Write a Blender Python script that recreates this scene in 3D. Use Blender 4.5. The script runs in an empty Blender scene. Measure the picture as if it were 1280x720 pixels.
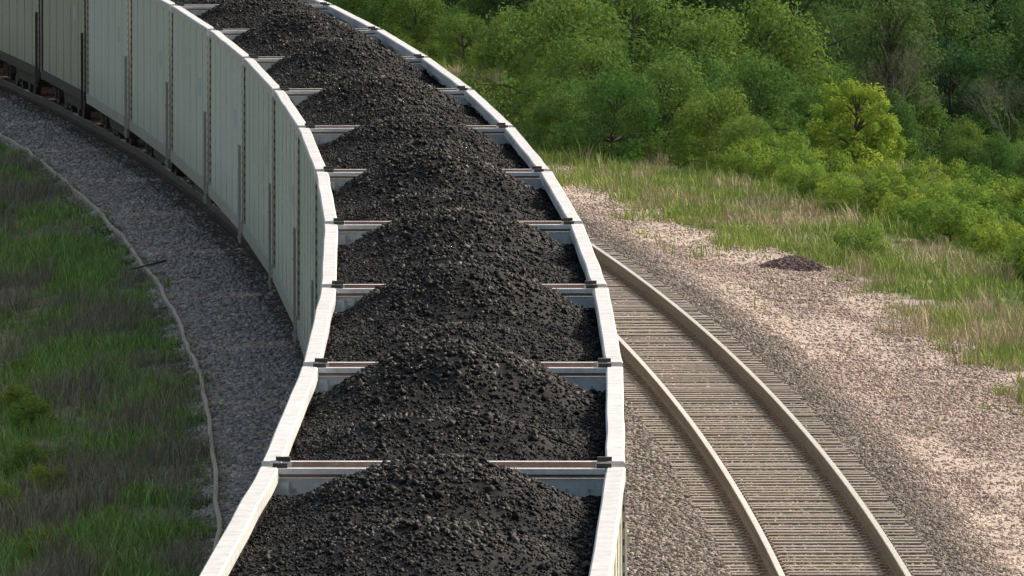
import bpy, math, random
import numpy as np
from mathutils import Vector, Matrix
random.seed(7)
R = np.random.default_rng(11)
scene = bpy.context.scene

# ------------------------------------------------------------------ utils
def link(o):
    scene.collection.objects.link(o); return o

def hash2(ix, iy, seed):
    n = (ix.astype(np.int64)*374761393 + iy.astype(np.int64)*668265263 + seed*1442695041) & 0xffffffff
    n = ((n ^ (n >> 13))*1274126177) & 0xffffffff
    n = n ^ (n >> 16)
    return (n & 0xffffff)/float(0xffffff)

def vnoise(x, y, seed=0):
    x = np.asarray(x, float); y = np.asarray(y, float)
    ix = np.floor(x); iy = np.floor(y)
    fx = x-ix; fy = y-iy
    fx = fx*fx*(3-2*fx); fy = fy*fy*(3-2*fy)
    a = hash2(ix, iy, seed); b = hash2(ix+1, iy, seed)
    c = hash2(ix, iy+1, seed); d = hash2(ix+1, iy+1, seed)
    return (a*(1-fx)+b*fx)*(1-fy)+(c*(1-fx)+d*fx)*fy

def fbm(x, y, seed=0, octv=4):
    t = 0; amp = .5; tot = 0
    for i in range(octv):
        t = t+amp*vnoise(np.asarray(x)*2**i, np.asarray(y)*2**i, seed+i*17)
        tot += amp; amp *= .5
    return t/tot

def sstep(a, b, x):
    t = np.clip((x-a)/(b-a), 0, 1); return t*t*(3-2*t)

def np_mesh(name, verts, faces, cols=None, smooth=False):
    me = bpy.data.meshes.new(name)
    verts = np.asarray(verts, np.float32).reshape(-1, 3)
    faces = np.asarray(faces, np.int32)
    k = faces.shape[1]; m = faces.shape[0]
    me.vertices.add(len(verts)); me.vertices.foreach_set('co', verts.ravel())
    me.loops.add(m*k); me.loops.foreach_set('vertex_index', faces.ravel())
    me.polygons.add(m)
    me.polygons.foreach_set('loop_start', np.arange(0, m*k, k, dtype=np.int32))
    me.polygons.foreach_set('use_smooth', np.full(m, smooth, dtype=bool))
    me.update(calc_edges=True)
    if cols is not None:
        at = me.attributes.new('Col', 'FLOAT_COLOR', 'POINT')
        c = np.ones((len(verts), 4), np.float32); c[:, :3] = cols
        at.data.foreach_set('color', c.ravel())
    me.validate()
    return me

# ------------------------------------------------------------------ track geometry
DC, R2, X0 = 139.0, 3400.0, -0.51
def Xc(d):
    d = np.asarray(d, float)
    dd = np.clip(d, -100, 520)
    base = X0-(dd-DC)**2/R2
    slope = -2*(dd-DC)/R2
    return base+(d-dd)*slope
def yaw(d):
    return math.atan2(2*(d-DC)/R2, 1.0)

S_K = [-3000, -60, -20, -8, -5, -3.15, -2.9, -1.6, 6.3, 7.1, 9.5, 12, 16, 25, 60, 3000]
Z_K = [-8, -5, -2.4, -1.0, -.62, -.33, -.25, -.22, -.22, -.38, -.44, -.5, -.8, -2.6, -6, -9]
def Hs(s, d):
    s = np.asarray(s, float); d = np.asarray(d, float)
    z = np.interp(s, S_K, Z_K)
    m = sstep(3.0, 5.0, -s)+sstep(9.0, 11, s)
    z = z+m*((fbm(s*.35, d*.25, 3)-.5)*.35+(fbm(s*1.3, d*1.1, 4)-.5)*.12)
    g = sstep(6.6, 7.4, s)*(1-sstep(9, 11, s))
    z = z+g*(fbm(s*1.1, d*.6, 9)-.5)*.14
    return z

# ------------------------------------------------------------------ materials
def new_mat(name):
    m = bpy.data.materials.new(name); m.use_nodes = True
    nt = m.node_tree; nt.nodes.clear()
    out = nt.nodes.new('ShaderNodeOutputMaterial')
    return m, nt, out
def N(nt, t, **kw):
    n = nt.nodes.new(t)
    for k, v in kw.items():
        if k in n.inputs: n.inputs[k].default_value = v
        else: setattr(n, k, v)
    return n
def ramp(nt, fac, stops):
    r = nt.nodes.new('ShaderNodeValToRGB')
    el = r.color_ramp.elements
    while len(el) < len(stops): el.new(.5)
    for e, (p, c) in zip(el, stops):
        e.position = p; e.color = (*c, 1) if len(c) == 3 else c
    nt.links.new(fac, r.inputs['Fac']); return r
def mixc(nt, mode, fac, a, b):
    n = nt.nodes.new('ShaderNodeMix'); n.data_type = 'RGBA'; n.blend_type = mode
    def put(sock, v):
        if isinstance(v, (int, float)): sock.default_value = v
        elif isinstance(v, tuple): sock.default_value = (*v, 1)
        else: nt.links.new(v, sock)
    put(n.inputs[0], fac); put(n.inputs[6], a); put(n.inputs[7], b)
    return n.outputs[2]

def mat_vcol(name, rough=.9, scale=30, lo=.7, hi=1.25, bump=.0, spec=.2, bscale=None):
    m, nt, out = new_mat(name)
    at = N(nt, 'ShaderNodeAttribute', attribute_name='Col')
    geo = N(nt, 'ShaderNodeTexCoord')
    nz = N(nt, 'ShaderNodeTexNoise'); nz.inputs['Scale'].default_value = scale; nz.inputs['Detail'].default_value = 3
    nt.links.new(geo.outputs['Object'], nz.inputs['Vector'])
    r = ramp(nt, nz.outputs['Fac'], [(.3, (lo,)*3), (.7, (hi,)*3)])
    col = mixc(nt, 'MULTIPLY', 1.0, at.outputs['Color'], r.outputs['Color'])
    b = N(nt, 'ShaderNodeBsdfPrincipled'); b.inputs['Roughness'].default_value = rough
    b.inputs['Specular IOR Level'].default_value = spec
    nt.links.new(col, b.inputs['Base Color'])
    if bump:
        n2 = N(nt, 'ShaderNodeTexNoise'); n2.inputs['Scale'].default_value = bscale or scale; n2.inputs['Detail'].default_value = 3
        nt.links.new(geo.outputs['Object'], n2.inputs['Vector'])
        bp = N(nt, 'ShaderNodeBump'); bp.inputs['Strength'].default_value = bump; bp.inputs['Distance'].default_value = .03
        nt.links.new(n2.outputs['Fac'], bp.inputs['Height']); nt.links.new(bp.outputs[0], b.inputs['Normal'])
    nt.links.new(b.outputs[0], out.inputs[0])
    return m

def mat_simple(name, transl=0.0, objvar=False):
    """matte material tinted by the mesh colour attribute (stones, leaves, grass)"""
    m, nt, out = new_mat(name)
    at = N(nt, 'ShaderNodeAttribute', attribute_name='Col')
    col = at.outputs['Color']
    if objvar:
        oi = N(nt, 'ShaderNodeObjectInfo')
        r = ramp(nt, oi.outputs['Random'], [(0, (.60, .76, .82)), (.5, (.90, .94, .98)), (1, (1.25, 1.12, 1.0))])
        col = mixc(nt, 'MULTIPLY', 1.0, col, r.outputs['Color'])
    b = N(nt, 'ShaderNodeBsdfDiffuse'); nt.links.new(col, b.inputs['Color'])
    if transl:
        t = N(nt, 'ShaderNodeBsdfTranslucent')
        tc = mixc(nt, 'MULTIPLY', 1.0, col, (1.3, 1.35, .7)); nt.links.new(tc, t.inputs['Color'])
        ms = N(nt, 'ShaderNodeMixShader'); ms.inputs[0].default_value = transl
        nt.links.new(b.outputs[0], ms.inputs[1]); nt.links.new(t.outputs[0], ms.inputs[2])
        nt.links.new(ms.outputs[0], out.inputs[0])
    else: nt.links.new(b.outputs[0], out.inputs[0])
    return m

def mat_paint(name, base, dirt, dirt_amt=.5, rough=.5, metallic=0.0, streak=True, var=.08, low=False):
    m, nt, out = new_mat(name)
    tc = N(nt, 'ShaderNodeTexCoord'); oi = N(nt, 'ShaderNodeObjectInfo')
    add = N(nt, 'ShaderNodeVectorMath'); add.operation = 'ADD'
    sc = N(nt, 'ShaderNodeVectorMath'); sc.operation = 'SCALE'; sc.inputs['Scale'].default_value = 57
    cmb = N(nt, 'ShaderNodeCombineXYZ')
    for i in range(3): nt.links.new(oi.outputs['Random'], cmb.inputs[i])
    nt.links.new(cmb.outputs[0], sc.inputs[0])
    nt.links.new(tc.outputs['Object'], add.inputs[0]); nt.links.new(sc.outputs[0], add.inputs[1])
    mp = N(nt, 'ShaderNodeMapping'); mp.inputs['Scale'].default_value = (2, 2.2, .22) if streak else (1.5, 1.5, 1.5)
    nt.links.new(add.outputs[0], mp.inputs['Vector'])
    nz = N(nt, 'ShaderNodeTexNoise'); nz.inputs['Scale'].default_value = 2.0; nz.inputs['Detail'].default_value = 7; nz.inputs['Roughness'].default_value = .65
    nt.links.new(mp.outputs[0], nz.inputs['Vector'])
    r = ramp(nt, nz.outputs['Fac'], [(.40, (0, 0, 0)), (.72, (dirt_amt,)*3)])
    col = mixc(nt, 'MIX', r.outputs['Color'], base, dirt)
    if low:
        sp = N(nt, 'ShaderNodeSeparateXYZ'); nt.links.new(tc.outputs['Object'], sp.inputs[0])
        ml = N(nt, 'ShaderNodeMath'); ml.operation = 'MULTIPLY_ADD'; ml.inputs[1].default_value = .9
        nt.links.new(nz.outputs['Fac'], ml.inputs[0]); nt.links.new(sp.outputs['Z'], ml.inputs[2])
        mr = N(nt, 'ShaderNodeMapRange'); mr.inputs['From Min'].default_value = 2.3; mr.inputs['From Max'].default_value = 1.2
        mr.inputs['To Min'].default_value = 0; mr.inputs['To Max'].default_value = .5
        nt.links.new(ml.outputs[0], mr.inputs['Value'])
        col = mixc(nt, 'MIX', mr.outputs[0], col, (.36, .33, .27))
    n3 = N(nt, 'ShaderNodeTexNoise'); n3.inputs['Scale'].default_value = 14; n3.inputs['Detail'].default_value = 5
    nt.links.new(add.outputs[0], n3.inputs['Vector'])
    r3 = ramp(nt, n3.outputs['Fac'], [(.3, (.86,)*3), (.65, (1.04,)*3)])
    col = mixc(nt, 'MULTIPLY', 1.0, col, r3.outputs['Color'])
    r2 = ramp(nt, oi.outputs['Random'], [(0, (1-var*2, 1-var*1.8, 1-var*2.4)), (1, (1, 1, 1))])
    col = mixc(nt, 'MULTIPLY', 1.0, col, r2.outputs['Color'])
    b = N(nt, 'ShaderNodeBsdfPrincipled'); b.inputs['Roughness'].default_value = rough; b.inputs['Metallic'].default_value = metallic
    nt.links.new(col, b.inputs['Base Color'])
    n4 = N(nt, 'ShaderNodeTexNoise'); n4.inputs['Scale'].default_value = 1.3; n4.inputs['Detail'].default_value = 2
    nt.links.new(add.outputs[0], n4.inputs['Vector'])
    bp = N(nt, 'ShaderNodeBump'); bp.inputs['Strength'].default_value = .35; bp.inputs['Distance'].default_value = .05
    nt.links.new(n4.outputs['Fac'], bp.inputs['Height']); nt.links.new(bp.outputs[0], b.inputs['Normal'])
    nt.links.new(b.outputs[0], out.inputs[0])
    return m

M_side = mat_paint('car_side_paint', (.88, .88, .80), (.60, .58, .49), .55, .55, low=True, var=.07)
M_side2 = mat_paint('car_side_paint_weathered', (.66, .64, .48), (.38, .35, .25), .7, .6, low=True, var=.07)
M_seam = mat_paint('car_post_paint', (.50, .49, .43), (.28, .26, .21), .6, .6)
M_rim = mat_paint('car_rim_paint', (.80, .79, .77), (.45, .41, .37), .6, .5, streak=False, var=.03)
M_end = mat_paint('car_end_steel', (.72, .75, .77), (.44, .42, .41), .5, .5)
M_rust = mat_paint('rusty_steel', (.40, .26, .22), (.20, .12, .09), .8, .8, streak=False)
M_dark = mat_paint('dark_steel', (.05, .044, .04), (.11, .085, .07), .7, .7, streak=False)
M_wheel = mat_paint('wheel_steel', (.08, .06, .05), (.16, .11, .085), .6, .6, streak=False)
M_railtop = mat_paint('rail_running_surface', (.74, .70, .65), (.54, .48, .42), .5, .4, metallic=.1, streak=False)
M_railside = mat_paint('rail_side', (.22, .165, .135), (.14, .10, .08), .7, .8, streak=False)
M_coal = mat_vcol('coal', rough=.7, scale=22, lo=.55, hi=1.4, spec=.2)
M_stone = mat_simple('ballast_stone')
M_ground = mat_vcol('ground_soil', rough=.95, scale=14, lo=.65, hi=1.25, bump=.6, bscale=22, spec=.1)
M_tie = mat_vcol('tie_material', rough=.9, scale=12, lo=.7, hi=1.2)
M_grass = mat_simple('grass_blades')
M_leaf = mat_simple('leaves', .25, True)
M_bark = mat_paint('bark', (.14, .11, .085), (.06, .05, .04), .8, .9, streak=False)
M_edge = mat_paint('weathered_edging', (.66, .54, .43), (.38, .30, .24), .6, .9, streak=False)

# ------------------------------------------------------------------ mesh builder
class MB:
    def __init__(s): s.v = []; s.f = []; s.m = []
    def box(s, c, d, mi=0, rot=None):
        b = len(s.v); hx, hy, hz = d[0]/2, d[1]/2, d[2]/2
        for x, y, z in ((-1,-1,-1),(1,-1,-1),(1,1,-1),(-1,1,-1),(-1,-1,1),(1,-1,1),(1,1,1),(-1,1,1)):
            p = Vector((x*hx, y*hy, z*hz))
            if rot: p = rot @ p
            s.v.append((p.x+c[0], p.y+c[1], p.z+c[2]))
        for f in ((0,3,2,1),(4,5,6,7),(0,1,5,4),(1,2,6,5),(2,3,7,6),(3,0,4,7)):
            s.f.append(tuple(b+i for i in f)); s.m.append(mi)
    def cyl(s, c, r, l, axis='x', n=20, mi=0, r2=None):
        b = len(s.v); r2 = r if r2 is None else r2
        for k, (e, rr) in enumerate(((-l/2, r), (l/2, r2))):
            for i in range(n):
                a = 2*math.pi*i/n; p, q = math.cos(a)*rr, math.sin(a)*rr
                o = {'x': (e, p, q), 'y': (q, e, p), 'z': (p, q, e)}[axis]
                s.v.append((c[0]+o[0], c[1]+o[1], c[2]+o[2]))
        for i in range(n):
            j = (i+1) % n
            s.f.append((b+i, b+j, b+n+j, b+n+i)); s.m.append(mi)
        s.f.append(tuple(b+i for i in reversed(range(n)))); s.m.append(mi)
        s.f.append(tuple(b+n+i for i in range(n))); s.m.append(mi)
    def prism(s, prof, x0, x1, mi=0):
        b = len(s.v); n = len(prof)
        for x in (x0, x1):
            for y, z in prof: s.v.append((x, y, z))
        for i in range(n):
            j = (i+1) % n
            s.f.append((b+i, b+j, b+n+j, b+n+i)); s.m.append(mi)
        s.f.append(tuple(b+i for i in reversed(range(n)))); s.m.append(mi)
        s.f.append(tuple(b+n+i for i in range(n))); s.m.append(mi)
    def sweep(s, pts, prof, mis):
        b = len(s.v); n = len(prof)
        for i, p in enumerate(pts):
            a = pts[max(i-1, 0)]; c = pts[min(i+1, len(pts)-1)]
            t = Vector((c[0]-a[0], c[1]-a[1], 0)).normalized(); rgt = Vector((t.y, -t.x, 0))
            for l, z in prof: s.v.append((p[0]+rgt.x*l, p[1]+rgt.y*l, p[2]+z))
        for i in range(len(pts)-1):
            for k in range(n):
                j = (k+1) % n
                s.f.append((b+i*n+k, b+i*n+j, b+(i+1)*n+j, b+(i+1)*n+k)); s.m.append(mis[k])
        s.f.append(tuple(b+k for k in reversed(range(n)))); s.m.append(mis[0])
        e = b+(len(pts)-1)*n
        s.f.append(tuple(e+k for k in range(n))); s.m.append(mis[0])
    def mesh(s, name, mats, fixn=True):
        me = bpy.data.meshes.new(name); me.from_pydata(s.v, [], s.f)
        for m in mats: me.materials.append(m)
        me.polygons.foreach_set('material_index', s.m); me.update()
        if fixn:
            import bmesh
            bm = bmesh.new(); bm.from_mesh(me); bmesh.ops.recalc_face_normals(bm, faces=bm.faces); bm.to_mesh(me); bm.free()
        return me

# ------------------------------------------------------------------ ground sheet
sl = np.concatenate([[-3000, -1200, -400, -150, -80, -50, -35, -25], np.arange(-20, -9, .8), np.arange(-9, 18, .16), np.arange(18, 45, .8), [50, 60, 80, 150, 400, 1200, 3000]])
dl = np.concatenate([[-1500, -400, -120, -40, 0, 40, 80, 110], np.arange(125, 360, .5), np.arange(360, 460, 2), [480, 520, 600, 800, 1200, 2500, 5000]])
SS, DD = np.meshgrid(sl, dl)
ZZ = Hs(SS, DD); XX = Xc(DD)+SS
def border(s, d):
    n1 = fbm(s*.8, d*.35, 21); n2 = fbm(s*3, d*2.5, 22)
    return s+(n1-.5)*3.0+(n2-.5)*1.5-.35+1.4*sstep(246, 264, d)
def lborder(s, d):
    return -s+(fbm(s*1.6, d*.5, 31)-.5)*.9+(fbm(s*4, d*1.6, 32)-.5)*.5
def ground_col(s, d):
    n1 = fbm(s*.8, d*.35, 21); n2 = fbm(s*3, d*2.5, 22); n4 = fbm(s*1.1, d*.12, 24)
    def C(r, g, b): return np.stack([np.full(s.shape, r), np.full(s.shape, g), np.full(s.shape, b)], -1)
    ballast = C(.46, .395, .335); pink = C(.43, .34, .29); sand = C(.53, .43, .36)
    soilg = C(.12, .15, .055); straw = C(.33, .28, .17); leftg = C(.09, .13, .045); dirt = C(.19, .165, .11)
    bed = C(.35, .295, .245)
    col = ballast
    def mx(a, b, t): return a*(1-t[..., None])+b*t[..., None]
    col = mx(col, C(.29, .25, .22), sstep(0, 1.2, s))
    col = mx(col, bed, sstep(3.2, 3.7, s))
    col = mx(col, C(.26, .225, .195), sstep(5.6, 5.9, s))
    pk = mx(pink, sand, sstep(.45, .64, n4))
    col = mx(col, pk, sstep(6.2, 7.2, s+(n2-.5)*.8))
    gr = mx(soilg, straw, sstep(.5, .68, n1))
    col = mx(col, gr, sstep(9.1, 9.9, border(s, d)))
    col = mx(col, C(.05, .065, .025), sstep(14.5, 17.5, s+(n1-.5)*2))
    lg = mx(leftg, dirt, sstep(.4, .6, n1))
    col = mx(col, lg, sstep(2.8, 3.3, lborder(s, d)))
    return col*(0.8+.4*n2)[..., None]
cols = ground_col(SS, DD)
nx, ny = len(sl), len(dl)
idx = np.arange(nx*ny).reshape(ny, nx)
F = np.stack([idx[:-1, :-1], idx[:-1, 1:], idx[1:, 1:], idx[1:, :-1]], -1).reshape(-1, 4)
me = np_mesh('ground', np.stack([XX, DD, ZZ], -1).reshape(-1, 3), F, cols.reshape(-1, 3), True)
me.materials.append(M_ground); link(bpy.data.objects.new('ground', me))

# ------------------------------------------------------------------ stones
OCT = np.array([[1,0,0],[-1,0,0],[0,1,0],[0,-1,0],[0,0,1],[0,0,-1]], float)
OF = np.array([[0,2,4],[2,1,4],[1,3,4],[3,0,4],[2,0,5],[1,2,5],[3,1,5],[0,3,5]])
def stones(pos, rad, col, flat=.75, jit=.7, rg=R):
    n = len(pos)
    v = OCT[None]*(rad[:, None, None]*(1-jit/2+jit*rg.random((n, 6, 1))))
    v = v+rad[:, None, None]*(rg.random((n, 6, 3))-.5)*jit
    q = rg.normal(size=(n, 4)); q /= np.linalg.norm(q, axis=1, keepdims=True)
    w, x, y, z = q.T
    Rm = np.stack([1-2*(y*y+z*z), 2*(x*y-z*w), 2*(x*z+y*w), 2*(x*y+z*w), 1-2*(x*x+z*z), 2*(y*z-x*w), 2*(x*z-y*w), 2*(y*z+x*w), 1-2*(x*x+y*y)], -1).reshape(n, 3, 3)
    v = np.einsum('nij,nkj->nki', Rm, v); v[..., 2] *= flat
    v = v+pos[:, None]
    f = (OF[None]+6*np.arange(n)[:, None, None]).reshape(-1, 3)
    c = np.repeat(col[:, None], 6, 1).reshape(-1, 3)
    return v.reshape(-1, 3), f, c
def scatter(name, s0, s1, d0, d1, dens, r0, r1, keep=None, zoff=0.0, ct=.7):
    n = int((s1-s0)*(d1-d0)*dens)
    u = R.random(n)
    d = d0+(d1-d0)*u**1.25; s = s0+(s1-s0)*R.random(n)
    if keep is not None:
        k = keep(s, d); s, d = s[k], d[k]
    n = len(s)
    rad = r0+(r1-r0)*R.random(n)**2.2
    pos = np.stack([Xc(d)+s, d, Hs(s, d)+rad*.15+zoff], -1)
    c = ground_col(s, d)*(1.0-ct*.5+ct*R.random((n, 1)))
    c = c*(1+(R.random((n, 3))-.5)*.10)
    v, f, c = stones(pos, rad, c)
    me = np_mesh(name, v, f, c, True); me.materials.append(M_stone)
    return link(bpy.data.objects.new(name, me))
TIE_SP = .56
def offtie(s, d):
    ph = ((d-60)/TIE_SP) % 1.0
    intie = (np.abs(s) < 1.33) | (np.abs(s-4.62) < 1.33)
    return ~(intie & ((ph < .26) | (ph > .74)))
sandy = lambda s, d: R.random(len(s)) > .6*sstep(.45, .64, fbm(s*1.1, d*.12, 24))*sstep(6.6, 7.4, s)
scatter('ballast_gravel', 5.95, 10.0, 150, 320, 210, .014, .042, sandy)
scatter('ballast_gravel', 1.0, 3.35, 140, 270, 190, .02, .05, offtie)
scatter('ballast_gravel', 3.35, 5.95, 150, 270, 180, .015, .035, offtie)
scatter('ballast_gravel', -3.3, -.9, 150, 345, 180, .02, .055, offtie, 0, 1.0)

n = 1500
a = R.random(n)*2*math.pi; rr = np.sqrt(R.random(n))
px = rr*np.cos(a)*.65; py = rr*np.sin(a)*1.1
hx, hd = 9.05, 246
hz = .27*np.clip(1-rr**1.3, 0, 1)*(.8+.4*vnoise(px*3, py*3, 5))
pos = np.stack([Xc(hd)+hx+px, hd+py, Hs(np.full(n, hx)+px, hd+py)+hz], -1)
v, f, c = stones(pos, .02+.035*R.random(n), np.tile([.17, .13, .12], (n, 1))*(.5+R.random((n, 1))))
g = 24; gx, gy = np.meshgrid(np.linspace(-.7, .7, g), np.linspace(-1.2, 1.2, g)); gr = np.sqrt((gx/.65)**2+(gy/1.1)**2)
gz = .27*np.clip(1-gr**1.3, 0, 1)-.04*(gr > 1)
gv = np.stack([Xc(hd)+hx+gx, hd+gy, Hs(hx+gx, hd+gy)+gz-.01], -1).reshape(-1, 3)
gi = np.arange(g*g).reshape(g, g); gf = np.stack([gi[:-1, :-1], gi[:-1, 1:], gi[1:, 1:], gi[1:, :-1]], -1).reshape(-1, 4)
gf = np.concatenate([gf[:, [0, 1, 2]], gf[:, [0, 2, 3]]])
me = np_mesh('gravel_pile', np.concatenate([v, gv]), np.concatenate([f, gf+len(v)]), np.concatenate([c, np.tile([.13, .11, .10], (len(gv), 1))]))
me.materials.append(M_stone); link(bpy.data.objects.new('gravel_pile', me))

# ------------------------------------------------------------------ tracks
def make_track(off, tiecol, name):
    e = link(bpy.data.objects.new(name, None))
    for side in (-1, 1):
        mb = MB(); o = off+side*.755
        ds = np.arange(60, 470, 1.5)
        pts = [(float(Xc(d))+o, float(d), 0) for d in ds]
        prof = [(-.075, -.18), (-.075, -.165), (-.012, -.15), (-.012, -.045), (-.038, -.035), (-.038, -.006), (-.030, 0), (.030, 0), (.038, -.006), (.038, -.035), (.012, -.045), (.012, -.15), (.075, -.165), (.075, -.18)]
        mis = [1]*14; mis[6] = 0; mis[5] = 0; mis[7] = 0
        mb.sweep(pts, prof, mis)
        r = link(bpy.data.objects.new('rail_%d' % (1 if side < 0 else 2), mb.mesh('rail', [M_railtop, M_railside]))); r.parent = e
    ds = np.arange(60, 460, TIE_SP); vs = []; fs = []; cs = []; k = 0
    BV = np.array([(-1,-1,-1),(1,-1,-1),(1,1,-1),(-1,1,-1),(-1,-1,1),(1,-1,1),(1,1,1),(-1,1,1)], float)
    BF = np.array([(0,3,2,1),(4,5,6,7),(0,1,5,4),(1,2,6,5),(2,3,7,6),(3,0,4,7)])
    def addbox(cx, cy, cz, hx, hy, hz, th, col):
        nonlocal k
        v = BV*np.array([hx, hy, hz]); c_, s_ = math.cos(th), math.sin(th)
        x = v[:, 0]*c_-v[:, 1]*s_+cx; y = v[:, 0]*s_+v[:, 1]*c_+cy
        vs.append(np.stack([x, y, v[:, 2]+cz], -1)); fs.append(BF+8*k); cs.append(np.tile(col, (8, 1))); k += 1
    for d in ds:
        th = yaw(d)+random.uniform(-.008, .008); x = float(Xc(d))+off
        l = 1.3+random.uniform(-.03, .03); br = random.uniform(.8, 1.15)
        col = np.array(tiecol)*br*np.array([1, random.uniform(.94, 1.02), random.uniform(.88, 1.04)])
        addbox(x+random.uniform(-.03, .03), d, -.278+random.uniform(-.01, .008), l, .115, .085, th, col)
        for sd in (-.755, .755):
            addbox(x+sd, d, -.182, .17, .09, .010, th, (.22, .16, .12))
            for q in (-.1, .1):
                addbox(x+sd+q, d+random.choice((-.04, .04)), -.155, .022, .035, .022, th, (.30, .23, .17))
    me = np_mesh('ties', np.concatenate(vs), np.concatenate(fs), np.concatenate(cs)); me.materials.append(M_tie)
    t = link(bpy.data.objects.new('ties', me)); t.parent = e
make_track(0, (.20, .165, .14), 'railway_track')
make_track(4.62, (.33, .29, .25), 'railway_track')

mb = MB(); pts = []
for d in np.arange(140, 350, 1.0):
    s = -2.97+(float(fbm(d*.11, 1.5, 77))-.5)*.25
    pts.append((float(Xc(d))+s, float(d), float(Hs(s, d))+.04+.03*float(vnoise(d*.8, 0, 5))))
mb.sweep(pts, [(-.028, -.08), (-.030, .022), (-.01, .034), (.020, .032), (.031, .015), (.030, -.08)], [0]*6)
link(bpy.data.objects.new('ballast_edging', mb.mesh('ballast_edging', [M_edge])))

# ------------------------------------------------------------------ coal car
L2, W2, ZT = 7.68, 1.61, 3.9
def wob(y, s): return (float(vnoise(y*.35+s*9, s*3.3, 8))-.5)*.022
def make_body():
    mb = MB()
    for sd in (-1, 1):
        mb.box((sd*1.572, 0, 2.38), (.03, 2*L2-.04, 2.84), 0)
        pts = [(sd*1.53+wob(y, sd), y, 0) for y in np.linspace(-L2, L2, 28)]
        mb.sweep(pts, [(-.085, 3.775), (-.085, 3.885), (-.07, 3.9), (.07, 3.9), (.085, 3.885), (.085, 3.775)], [1]*6)
        mb.box((sd*1.598, 0, .95), (.07, 2*L2-.1, .2), 5)
        for y in (-5.15, -2.6, 0, 2.6, 5.15):
            mb.box((sd*1.594, y, 2.4), (.016, .07, 2.7), 0)
        for y in (-L2+.05, L2-.05):
            mb.box((sd*1.60, y, 2.4), (.03, .09, 2.74), 5)
        for y in (-L2+.18, L2-.18):
            mb.box((sd*1.592, y, 2.4), (.012, .14, 2.72), 5)
            for z in np.arange(1.15, 3.72, .15): mb.box((sd*1.604, y, z), (.02, .09, .06), 4)
        yl = sd*(L2-.5)
        for z in np.arange(.75, 2.4, .38): mb.box((sd*1.66, yl, z), (.02, .40, .022), 5)
        for q in (-.2, .2): mb.box((sd*1.64, yl+q, 1.5), (.03, .03, 1.7), 5)
        mb.box((sd*1.590, sd*3.9, 2.7), (.006, .9, .32), 2)
    for e in (-1, 1):
        ye = e*(L2-.10)
        mb.box((0, ye, 2.38), (3.10, .03, 2.84), 2)
        mb.box((0, ye, 3.868), (2.88, .15, .05), 1)
        mb.box((0, ye, 3.828), (2.88, .09, .03), 3)
        mb.box((0, e*(L2+.01), 3.86), (2.7, .02, .07), 3)
        for x in np.arange(-1.3, 1.31, .2): 
            for q in (-1, 1): mb.box((x, ye+q*.02, 3.70), (.026, .015, .026), 5)
        for z in (1.6, 2.5, 3.3): mb.box((0, ye+e*.05, z), (3.0, .07, .12), 2)
        for x in (-1.0, 0, 1.0): mb.box((x, ye+e*.05, 2.0), (.1, .06, 1.9), 2)
        for x in (-1.43, 1.43):
            mb.box((x, ye+e*.035, 3.915), (.13, .09, .04), 4)
            mb.box((x-.0, ye-e*.06, 3.60), (.16, .10, .34), 2)
        mb.box((0, e*(L2+.0), .85), (.36, .5, .24), 4)
        mb.box((0, e*(L2+.2), .85), (.16, .36, .2), 4)
        mb.cyl((.03, e*(L2+.34), .85), .11, .26, 'z', 10, 4)
        mb.box((0, e*(L2-.3), 1.0), (3.1, .5, .08), 4)
    mb.cyl((-.9, -L2-.10, 2.6), .28, .04, 'y', 20, 4); mb.cyl((-.9, -L2-.03, 2.6), .04, .12, 'y', 8, 4)
    mb.box((0, 0, 1.0), (3.1, 2*L2-.3, .06), 4)
    mb.box((0, 0, .83), (.45, 2*L2, .26), 4)
    mb.prism([(-4.3, .97), (-3.4, .48), (3.4, .48), (4.3, .97)], -1.35, -.3, 4)
    mb.prism([(-4.3, .97), (-3.4, .48), (3.4, .48), (4.3, .97)], .3, 1.35, 4)
    for y in (-6.1, 6.1): mb.box((0, y, .93), (2.9, .35, .18), 4)
    mb.cyl((1.0, 4.9, .68), .16, .8, 'y', 14, 4)
    return mb.mesh('car_body', [M_side, M_rim, M_end, M_rust, M_dark, M_seam])
def make_truck():
    mb = MB()
    for y in (-.88, .88):
        mb.cyl((0, y, .457), .07, 1.9, 'x', 12, 0)
        for s in (-1, 1):
            mb.cyl((s*.745, y, .457), .457, .12, 'x', 32, 0)
            mb.cyl((s*.675, y, .457), .485, .03, 'x', 32, 0)
            mb.cyl((s*1.03, y, .457), .11, .16, 'x', 14, 0)
            mb.box((s*1.0, y, .50), (.2, .28, .26), 1)
    for s in (-1, 1):
        mb.prism([(-1.12, .62), (-1.12, .45), (-.95, .56), (-.55, .30), (-.35, .2), (.35, .2), (.55, .30), (.95, .56), (1.12, .45), (1.12, .62), (.6, .78), (-.6, .78)], s*1.0-.06, s*1.0+.06, 1)
        for y in (-.14, 0, .14): mb.cyl((s*1.08, y, .42), .06, .26, 'z', 8, 1)
    mb.box((0, 0, .62), (2.1, .34, .22), 1)
    for s in (-1, 1): 
        for y in (-.38, .38): mb.box((s*.745, y, .42), (.12, .07, .3), 1)
    return mb.mesh('truck', [M_wheel, M_dark])

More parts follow.
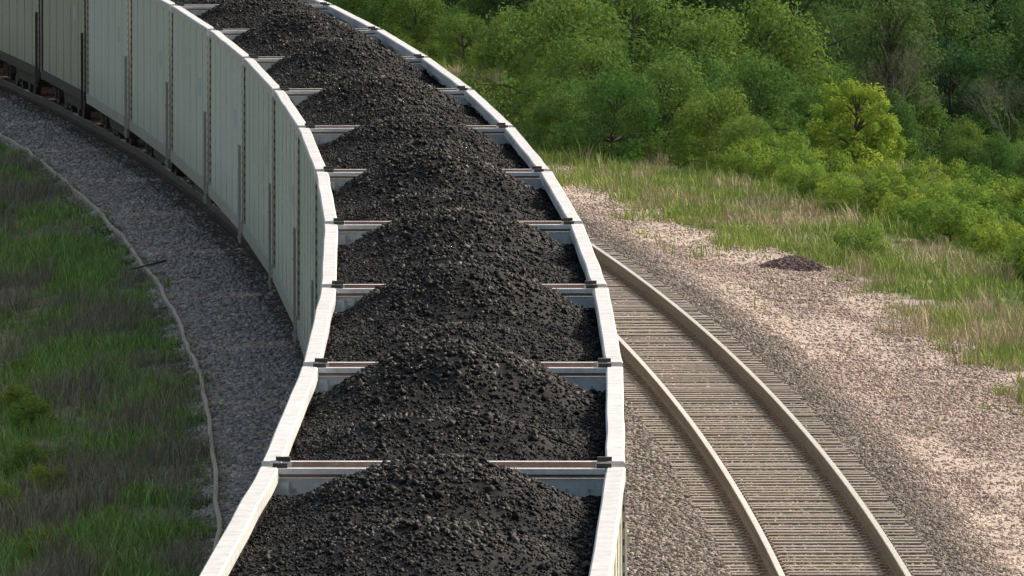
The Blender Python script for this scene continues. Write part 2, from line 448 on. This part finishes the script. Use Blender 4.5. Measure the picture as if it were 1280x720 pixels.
def make_coal(seed):
    rg = np.random.default_rng(seed)
    humps = [(-2.6+rg.normal()*.3, .46+rg.normal()*.04), (4.2+rg.normal()*.25, .68+rg.normal()*.04)]
    lat = rg.normal()*.10
    def RG(y, x):
        ridge = np.full(np.shape(x), .02)
        for c, h in humps:      # near flank shaped steeper so it falls in shade, far one long
            t = y-c; w = np.where(t < 0, 1.25, 2.1)
            ridge = ridge+(h-.02)*np.exp(-(t/w)**2)
        ridge = ridge+(fbm(y*.5, x*.3+seed, seed)-.5)*.12
        return ridge*(.45+.55*sstep(-7.7, -5.6, -np.abs(y)))
    def H(x, y):
        u = np.clip(np.abs((x-lat*(1-np.abs(x)/1.5))/1.47), 0, 1)
        lateral = 1-u**1.9
        return ZT-.27+RG(y, x)*lateral+(fbm(x*1.4, y*1.4, seed+5)-.5)*.12+(fbm(x*5, y*5, seed+6)-.5)*.06
    xs = np.linspace(-1.555, 1.555, 64); ys = np.linspace(-7.55, 7.55, 300)
    X, Y = np.meshgrid(xs, ys); Z = H(X, Y)
    i = np.arange(X.size).reshape(X.shape)
    f = np.concatenate([np.stack([i[:-1, :-1], i[:-1, 1:], i[1:, 1:]], -1).reshape(-1, 3), np.stack([i[:-1, :-1], i[1:, 1:], i[1:, :-1]], -1).reshape(-1, 3)])
    gv = np.stack([X, Y, Z], -1).reshape(-1, 3)
    n = 30000
    x = rg.uniform(-1.5, 1.5, n); y = rg.uniform(-7.5, 7.5, n)
    hgt = sstep(.0, .55, (H(x, y)-(ZT-.27)))       # coarser lumps on crests, fines in hollows; colours below paint the crests sunlit
    rad = .010+(.014+.012*hgt)*rg.random(n)**1.8
    big = rg.random(n) < .012+.035*hgt
    rad[big] = .03+.024*rg.random(big.sum())
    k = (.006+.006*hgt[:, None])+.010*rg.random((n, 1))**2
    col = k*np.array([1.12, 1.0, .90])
    br = rg.random(n) < (.05+.42*hgt)*(.2+1.5*fbm(x*2, y*2, seed+9))  # lighter brown lumps gather on crests, sunlight painted into the coal colour
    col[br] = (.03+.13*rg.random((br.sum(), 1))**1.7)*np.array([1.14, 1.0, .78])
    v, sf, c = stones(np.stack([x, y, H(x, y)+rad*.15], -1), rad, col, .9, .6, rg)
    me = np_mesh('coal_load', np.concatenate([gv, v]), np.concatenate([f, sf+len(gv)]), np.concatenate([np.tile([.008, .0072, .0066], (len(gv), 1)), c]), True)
    me.materials.append(M_coal); return me
body_me = make_body(); truck_me = make_truck(); coals = [make_coal(s) for s in (3, 14, 25, 36)]
body2 = body_me.copy(); body2.materials[0] = M_side2; body2.materials[5] = M_dark
order = [0, 2, 1, 3, 0, 2, 3, 1, 2, 0, 3, 1, 0, 2, 3, 1, 0, 2, 1, 3, 0]
for i, n in enumerate(range(-2, 18)):
    dmid = 118.9+16.15*(n-.5)
    e = link(bpy.data.objects.new('coal_car', None))
    e.location = (float(Xc(dmid)), dmid, 0); e.rotation_euler = (0, 0, yaw(dmid))
    b = link(bpy.data.objects.new('body', body2 if n >= 12 else body_me)); b.parent = e
    if i % 2: b.rotation_euler = (0, 0, math.pi)
    c = link(bpy.data.objects.new('coal_load', coals[order[i]])); c.parent = e
    if (i//2) % 2: c.scale = (-1, 1, 1)
    for k, y in enumerate((-6.1, 6.1)):
        t = link(bpy.data.objects.new('truck_%d' % (k+1), truck_me)); t.parent = e; t.location = (0, y, 0)

# ------------------------------------------------------------------ grass
def blades(name, s, d, h, w, col):
    n = len(s); x = Xc(d)+s; z = Hs(s, d)-.02
    a = R.random(n)*2*math.pi; la = R.random(n)*2*math.pi; ln = h*(.15+.5*R.random(n))
    bx, by = np.cos(a)*w/2, np.sin(a)*w/2
    p0 = np.stack([x-bx, d-by, z], -1); p1 = np.stack([x+bx, d+by, z], -1)
    mx, my = x+np.cos(la)*ln*.35, d+np.sin(la)*ln*.35
    p2 = np.stack([mx+bx*.8, my+by*.8, z+h*.6], -1); p3 = np.stack([mx-bx*.8, my-by*.8, z+h*.6], -1)
    p4 = np.stack([x+np.cos(la)*ln, d+np.sin(la)*ln, z+h], -1)
    v = np.stack([p0, p1, p2, p3, p4], 1).reshape(-1, 3)
    o = 5*np.arange(n)[:, None]
    f = np.concatenate([np.array([[0, 1, 2]])+o, np.array([[0, 2, 3]])+o, np.array([[3, 2, 4]])+o])
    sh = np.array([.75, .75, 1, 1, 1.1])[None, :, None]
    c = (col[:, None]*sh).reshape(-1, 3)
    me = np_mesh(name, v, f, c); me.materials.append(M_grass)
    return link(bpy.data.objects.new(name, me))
def mixcol(a, b, t): return np.array(a)[None]*(1-t[:, None])+np.array(b)[None]*t[:, None]
n = 420000
s = 6.9+R.random(n)*11; d = 185+R.random(n)*205
p = sstep(9.1, 9.9, border(s, d))
patch = fbm(s*.9, d*.35, 51)
p = np.maximum(p, .8*sstep(.57, .66, patch)*sstep(242, 256, d)*sstep(6.9, 7.6, s))
p = np.maximum(p, .35*sstep(.76, .82, fbm(s*1.7, d*.7, 58)))
X = Xc(d)+s
keep = (R.random(n) < p) & (X < d/26.25+3)
s, d = s[keep], d[keep]; n = len(s)
st = fbm(s*1.2, d*.45, 61); cl = fbm(s*2.2, d*1.6, 62); tall = fbm(s*.9, d*.5, 64)
h = (.05+.22*R.random(n)**1.5)*(.25+1.4*cl)*(.6+.9*sstep(.4, .65, tall))
green = mixcol((.22, .33, .07), (.38, .46, .13), R.random(n))
strawc = mixcol((.48, .39, .27), (.60, .50, .36), R.random(n))
t = np.clip(sstep(.55, .68, st)+(R.random(n)-.5)*.5, 0, 1)
col = green*(1-t[:, None])+strawc*t[:, None]
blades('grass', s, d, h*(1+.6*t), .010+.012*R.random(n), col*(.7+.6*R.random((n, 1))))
n = 390000
s = -2.6-R.random(n)**1.15*9.3; d = 150+R.random(n)*200
X = Xc(d)+s; keep = (X > -d/26.25-2.5) & (R.random(n) < sstep(2.8, 3.3, lborder(s, d)))
dens = fbm(s*1.1, d*.45, 71); keep &= (R.random(n) < .3+1.3*sstep(.38, .6, dens))
s, d, dens = s[keep], d[keep], dens[keep]; n = len(s)
br = fbm(s*1.0, d*.25, 72)
g1 = mixcol((.18, .31, .07), (.36, .53, .13), R.random(n))
b1 = mixcol((.25, .215, .16), (.38, .32, .24), R.random(n))
t = np.clip(sstep(.44, .60, br)+(R.random(n)-.5)*.7, 0, 1)
h = (.05+.25*R.random(n)**1.6)*(.25+1.7*dens)*(1+.5*t)*(.45+.55*sstep(2.7, 4.2, -s))
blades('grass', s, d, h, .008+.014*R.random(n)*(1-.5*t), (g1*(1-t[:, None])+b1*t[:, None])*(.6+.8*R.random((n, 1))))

# ------------------------------------------------------------------ vegetation
def leaf_cloud(rg, cl, n, size, c0, c1, sq=1.0):
    cen = np.array([c[:3] for c in cl]); rad = np.array([c[3] for c in cl])
    pr = rad**2; pr /= pr.sum(); k = rg.choice(len(cl), n, p=pr)
    dirs = rg.normal(size=(n, 3)); dirs /= np.linalg.norm(dirs, axis=1, keepdims=True)
    rr = rad[k]*(.35+.75*rg.random(n)**.6)
    rr *= (.8+.45*vnoise(dirs[:, 0]*2.5+k*7, dirs[:, 2]*2.5+dirs[:, 1]*2.5, 5))
    p = cen[k]+dirs*rr[:, None]*np.array([1, 1, sq])
    nrm = dirs*.8+np.array([0, 0, .45])+rg.normal(size=(n, 3))*.45
    nrm /= np.linalg.norm(nrm, axis=1, keepdims=True)
    t = np.cross(nrm, rg.normal(size=(n, 3))); t /= np.linalg.norm(t, axis=1, keepdims=True)+1e-9
    b = np.cross(nrm, t); sz = size*(.6+.8*rg.random(n))[:, None]
    v = np.stack([p-t*sz, p-b*sz*.5+t*sz*.1, p+t*sz-nrm*sz*.25, p+b*sz*.5+t*sz*.1], 1)
    tint = rg.random(len(cl))[k]*.6+rg.random(n)*.4
    col = mixcol(c0, c1, tint)
    v = v.reshape(-1, 3); v[:, 2] = np.maximum(v[:, 2], .02)
    f = np.arange(4*n).reshape(n, 4)
    return v, f, np.repeat(col, 4, 0)
def limb(V, Fq, p0, p1, r0, r1, n=6):
    p0, p1 = Vector(p0), Vector(p1); ax = (p1-p0).normalized(); u = ax.orthogonal().normalized(); w = ax.cross(u)
    b = len(V)
    for p, r in ((p0, r0), (p1, r1)):
        for i in range(n):
            a = 2*math.pi*i/n; q = p+(u*math.cos(a)+w*math.sin(a))*r; V.append((q.x, q.y, q.z))
    for i in range(n):
        j = (i+1) % n; Fq.append((b+i, b+j, b+n+j, b+n+i))
def make_tree(name, seed, h, cr, nl, size, c0, c1, low=.25, shape='round', nc=26, rk=1.0):
    rg = np.random.default_rng(seed); rnd = random.Random(seed)
    V = []; Fq = []; cl = []
    th = h*.8; pts = [Vector((0, 0, -.15))]
    for i in range(1, 6): pts.append(Vector((rnd.gauss(0, .03*h)*i/5, rnd.gauss(0, .03*h)*i/5, th*i/5)))
    tr = .02*h+.02
    for i in range(5): limb(V, Fq, pts[i], pts[i+1], tr*(1-i*.17), tr*(1-(i+1)*.17), 7)
    for i in range(nc):
        t = low+(1-low)*(i+.5)/nc
        if shape == 'round': prof = math.sqrt(max(.05, 1-((t-low-.40*(1-low))/(.66*(1-low)))**2))
        else: prof = .55+.5*rnd.random()
        a = i*2.4+rnd.random()*1.2; q = cr*prof*rnd.uniform(.35, 1.0)
        z = h*t*rnd.uniform(.88, 1.0)
        r = cr*rnd.uniform(.16, .38)*rk
        c = Vector((math.cos(a)*q, math.sin(a)*q, z-r*.3))
        cl.append((c.x, c.y, c.z, r))
        k = min(4, int(t*.75*5)); st = pts[k].lerp(pts[min(5, k+1)], .5)
        mid = st.lerp(c, .5)+Vector((0, 0, .05*h))
        limb(V, Fq, st, mid, tr*.4, tr*.24, 5); limb(V, Fq, mid, c, tr*.24, tr*.08, 5)
    v, f, col = leaf_cloud(rg, cl, nl, size, c0, c1, .8)
    nb = len(V); allv = np.concatenate([np.array(V), v]); allf = np.concatenate([np.array(Fq), f+nb])
    me = np_mesh(name, allv, allf, np.concatenate([np.tile([.1, .08, .06], (nb, 1)), col]))
    me.materials.append(M_leaf); me.materials.append(M_bark)
    mi = np.zeros(len(allf), np.int32); mi[:len(Fq)] = 1
    me.polygons.foreach_set('material_index', mi); me.update()
    return me
DG0, DG1 = (.055, .125, .06), (.12, .20, .085)
MG0, MG1 = (.09, .18, .055), (.21, .30, .095)
YG0, YG1 = (.21, .32, .065), (.38, .46, .11)
forest = [make_tree('deciduous_tree', 100+i, 7.0, 2.6, 17000, .072, DG0, DG1, .04, 'round', 50) for i in range(3)]
forest.append(make_tree('deciduous_tree', 110, 7.5, 2.2, 15000, .07, (.075, .14, .065), (.15, .215, .09), .04, 'wild', 46))
mids = [make_tree('shrub', 200+i, 2.6, 1.35, 11000, .042, MG0, MG1, .04, 'round', 36) for i in range(3)]
bright = make_tree('young_tree', 301, 2.4, .95, 8500, .045, YG0, YG1, .10, 'round', 34)
lows = [make_tree('shrub', 400+i, .95, .8, 3600, .038, (.16, .26, .06), (.32, .41, .10), .05, 'wild', 18) for i in range(3)]
def put(name, me, X, d, sc=1.0, rz=None, scz=None):
    o = link(bpy.data.objects.new(name, me)); s = X-float(Xc(d))
    o.location = (X, d, float(Hs(s, d))-.05)
    o.rotation_euler = (0, 0, random.random()*6.28 if rz is None else rz)
    o.scale = (sc, sc, scz or sc*random.uniform(.9, 1.12)); return o
for row, (d0, smin, wid) in enumerate([(316, 18, 13), (330, 17.5, 16), (348, 17, 18), (372, 16.2, 20), (400, 15.5, 18), (440, 14, 18)]):
    s = smin
    while s < smin+wid:
        d = d0+random.uniform(-6, 6); X = float(Xc(d))+s
        if X < d/26.25+4: put('deciduous_tree', random.choice(forest), X, d, random.uniform(.5, .85) if row < 2 else random.uniform(.75, 1.1))
        s += random.uniform(1.8, 2.9)
for i in range(26):
    d = random.uniform(300, 322); s = random.uniform(16, 24); X = float(Xc(d))+s
    if X > 7.2 and X < d/26.25+1.5: put('shrub', random.choice(mids), X, d, random.uniform(.45, .85))
for X, d, sc, m in [(1.3, 309, 1.3, 0), (2.9, 314, 1.45, 1), (.6, 316, 1.15, 2), (4.4, 312, 1.15, 0), (5.9, 316, 1.3, 1)]:
    put('shrub', mids[m], X, d, sc)
for X, d, sc, m in [(1.2, 299, .72, 1), (2.2, 295, .82, 2), (3.4, 297, .95, 0), (4.5, 293, .78, 1), (5.0, 289, .58, 2), (1.8, 303, .95, 2), (5.5, 301, .85, 0), (3.9, 304, 1.0, 1), (6.7, 304, .65, 2), (.8, 305, .62, 0)]:
    put('shrub', mids[m], X, d, sc)
put('young_tree', bright, 7.55, 297, .95)
put('young_tree', bright, 6.95, 298.5, .68)
put('young_tree', bright, 8.15, 299.5, .62)
put('shrub', lows[0], 6.5, 250, .78)
cnt = 0
while cnt < 150:
    d = random.uniform(236, 318) if cnt < 135 else random.uniform(190, 236)
    smin = 13.0-1.1*float(sstep(252, 285, d)); s = smin+random.random()**1.4*6.5; X = float(Xc(d))+s
    if X < d/26.25+2: put('shrub', random.choice(lows), X, d, random.uniform(.4, 1.0)); cnt += 1
for i in range(26):
    d = random.uniform(345, 400); s = random.uniform(13.5, 17); put('shrub', random.choice(mids+lows), float(Xc(d))+s, d, random.uniform(.5, .9))
for i in range(16):
    d = random.uniform(330, 372); s = random.uniform(12.2, 14.5); put('shrub', random.choice(lows), float(Xc(d))+s, d, random.uniform(.5, .8))
for X, d, sc in [(-7.2, 201, .6), (-6.8, 190, .6), (-6.4, 186, .45), (-6.9, 182, .5), (-7.6, 206, .45), (-5.3, 178, .25), (-9.0, 232, .4), (-8.6, 246, .4), (-6.0, 172, .4), (-7.9, 216, .4), (-10.2, 270, .4)]:
    put('weed_plant', lows[random.randrange(3)], X, d, sc)
M_twig = mat_paint('twig_bark', (.24, .21, .17), (.15, .13, .11), .6, .9, streak=False)
def bare(seed, h):
    rnd = random.Random(seed); V = []; Fq = []
    def rec(p, dr, l, r, lv):
        q = p+dr*l; limb(V, Fq, p, q, r, r*.7, 4)
        if lv == 0: return
        for k in range(rnd.choice((2, 3, 3))):
            nd = (dr+Vector((rnd.gauss(0, .38), rnd.gauss(0, .38), rnd.gauss(.12, .22)))).normalized()
            rec(p.lerp(q, rnd.uniform(.6, 1)), nd, l*rnd.uniform(.68, .88), r*.62, lv-1)
    rec(Vector((0, 0, -.1)), Vector((0, 0, 1)), h*.24, h*.004+.006, 7)
    me = bpy.data.meshes.new('bare_tree'); me.from_pydata(V, [], Fq); me.materials.append(M_twig); return me
bt = [bare(5, 4.2), bare(9, 4.4)]
for X, d, m in [(8.6, 309, 0), (11.6, 308, 1)]:
    put('bare_tree', bt[m], X, d, 1.0)
V = []; Fq = []
ds_ = 241.0; bx = float(Xc(ds_))-2.75
limb(V, Fq, (bx-.55, ds_-.1, -.20), (bx-.1, ds_+.1, -.10), .012, .02); limb(V, Fq, (bx-.1, ds_+.1, -.10), (bx+.1, ds_+.2, -.05), .02, .03)
limb(V, Fq, (bx-.1, ds_+.1, -.10), (bx+.06, ds_+.4, .02), .012, .006)
me = bpy.data.meshes.new('fallen_branch'); me.from_pydata(V, [], Fq); me.materials.append(M_dark); link(bpy.data.objects.new('fallen_branch', me))

# ------------------------------------------------------------------ light
EL = math.radians(35); AZ = math.atan2(.82, .57)
w = bpy.data.worlds.new('World'); scene.world = w; w.use_nodes = True
nt = w.node_tree; nt.nodes.clear()
sky = nt.nodes.new('ShaderNodeTexSky'); sky.sky_type = 'NISHITA'; sky.sun_disc = False
sky.sun_elevation = EL; sky.sun_rotation = AZ; sky.air_density = 1.3; sky.dust_density = 6.0; sky.ozone_density = .8
bg = nt.nodes.new('ShaderNodeBackground'); bg.inputs[1].default_value = .15
wo = nt.nodes.new('ShaderNodeOutputWorld'); nt.links.new(sky.outputs[0], bg.inputs[0]); nt.links.new(bg.outputs[0], wo.inputs[0])
sd = bpy.data.lights.new('sun', 'SUN'); sd.energy = 3.8; sd.angle = math.radians(2); sd.color = (1, .96, .90)
so = link(bpy.data.objects.new('sun', sd))
tosun = Vector((math.sin(AZ)*math.cos(EL), math.cos(AZ)*math.cos(EL), math.sin(EL)))
so.rotation_euler = tosun.to_track_quat('Z', 'Y').to_euler()

cam = bpy.data.cameras.new('camera'); cam.sensor_width = 36; cam.lens = 36*16800/1280
cam.clip_start = 1; cam.clip_end = 8000
co = link(bpy.data.objects.new('camera', cam)); co.location = (0, 0, 11.3)
co.rotation_euler = (math.pi/2-math.atan(825/16800), 0, 0)
scene.camera = co
scene.view_settings.view_transform = 'Standard'; scene.view_settings.look = 'None'; scene.view_settings.exposure = 0
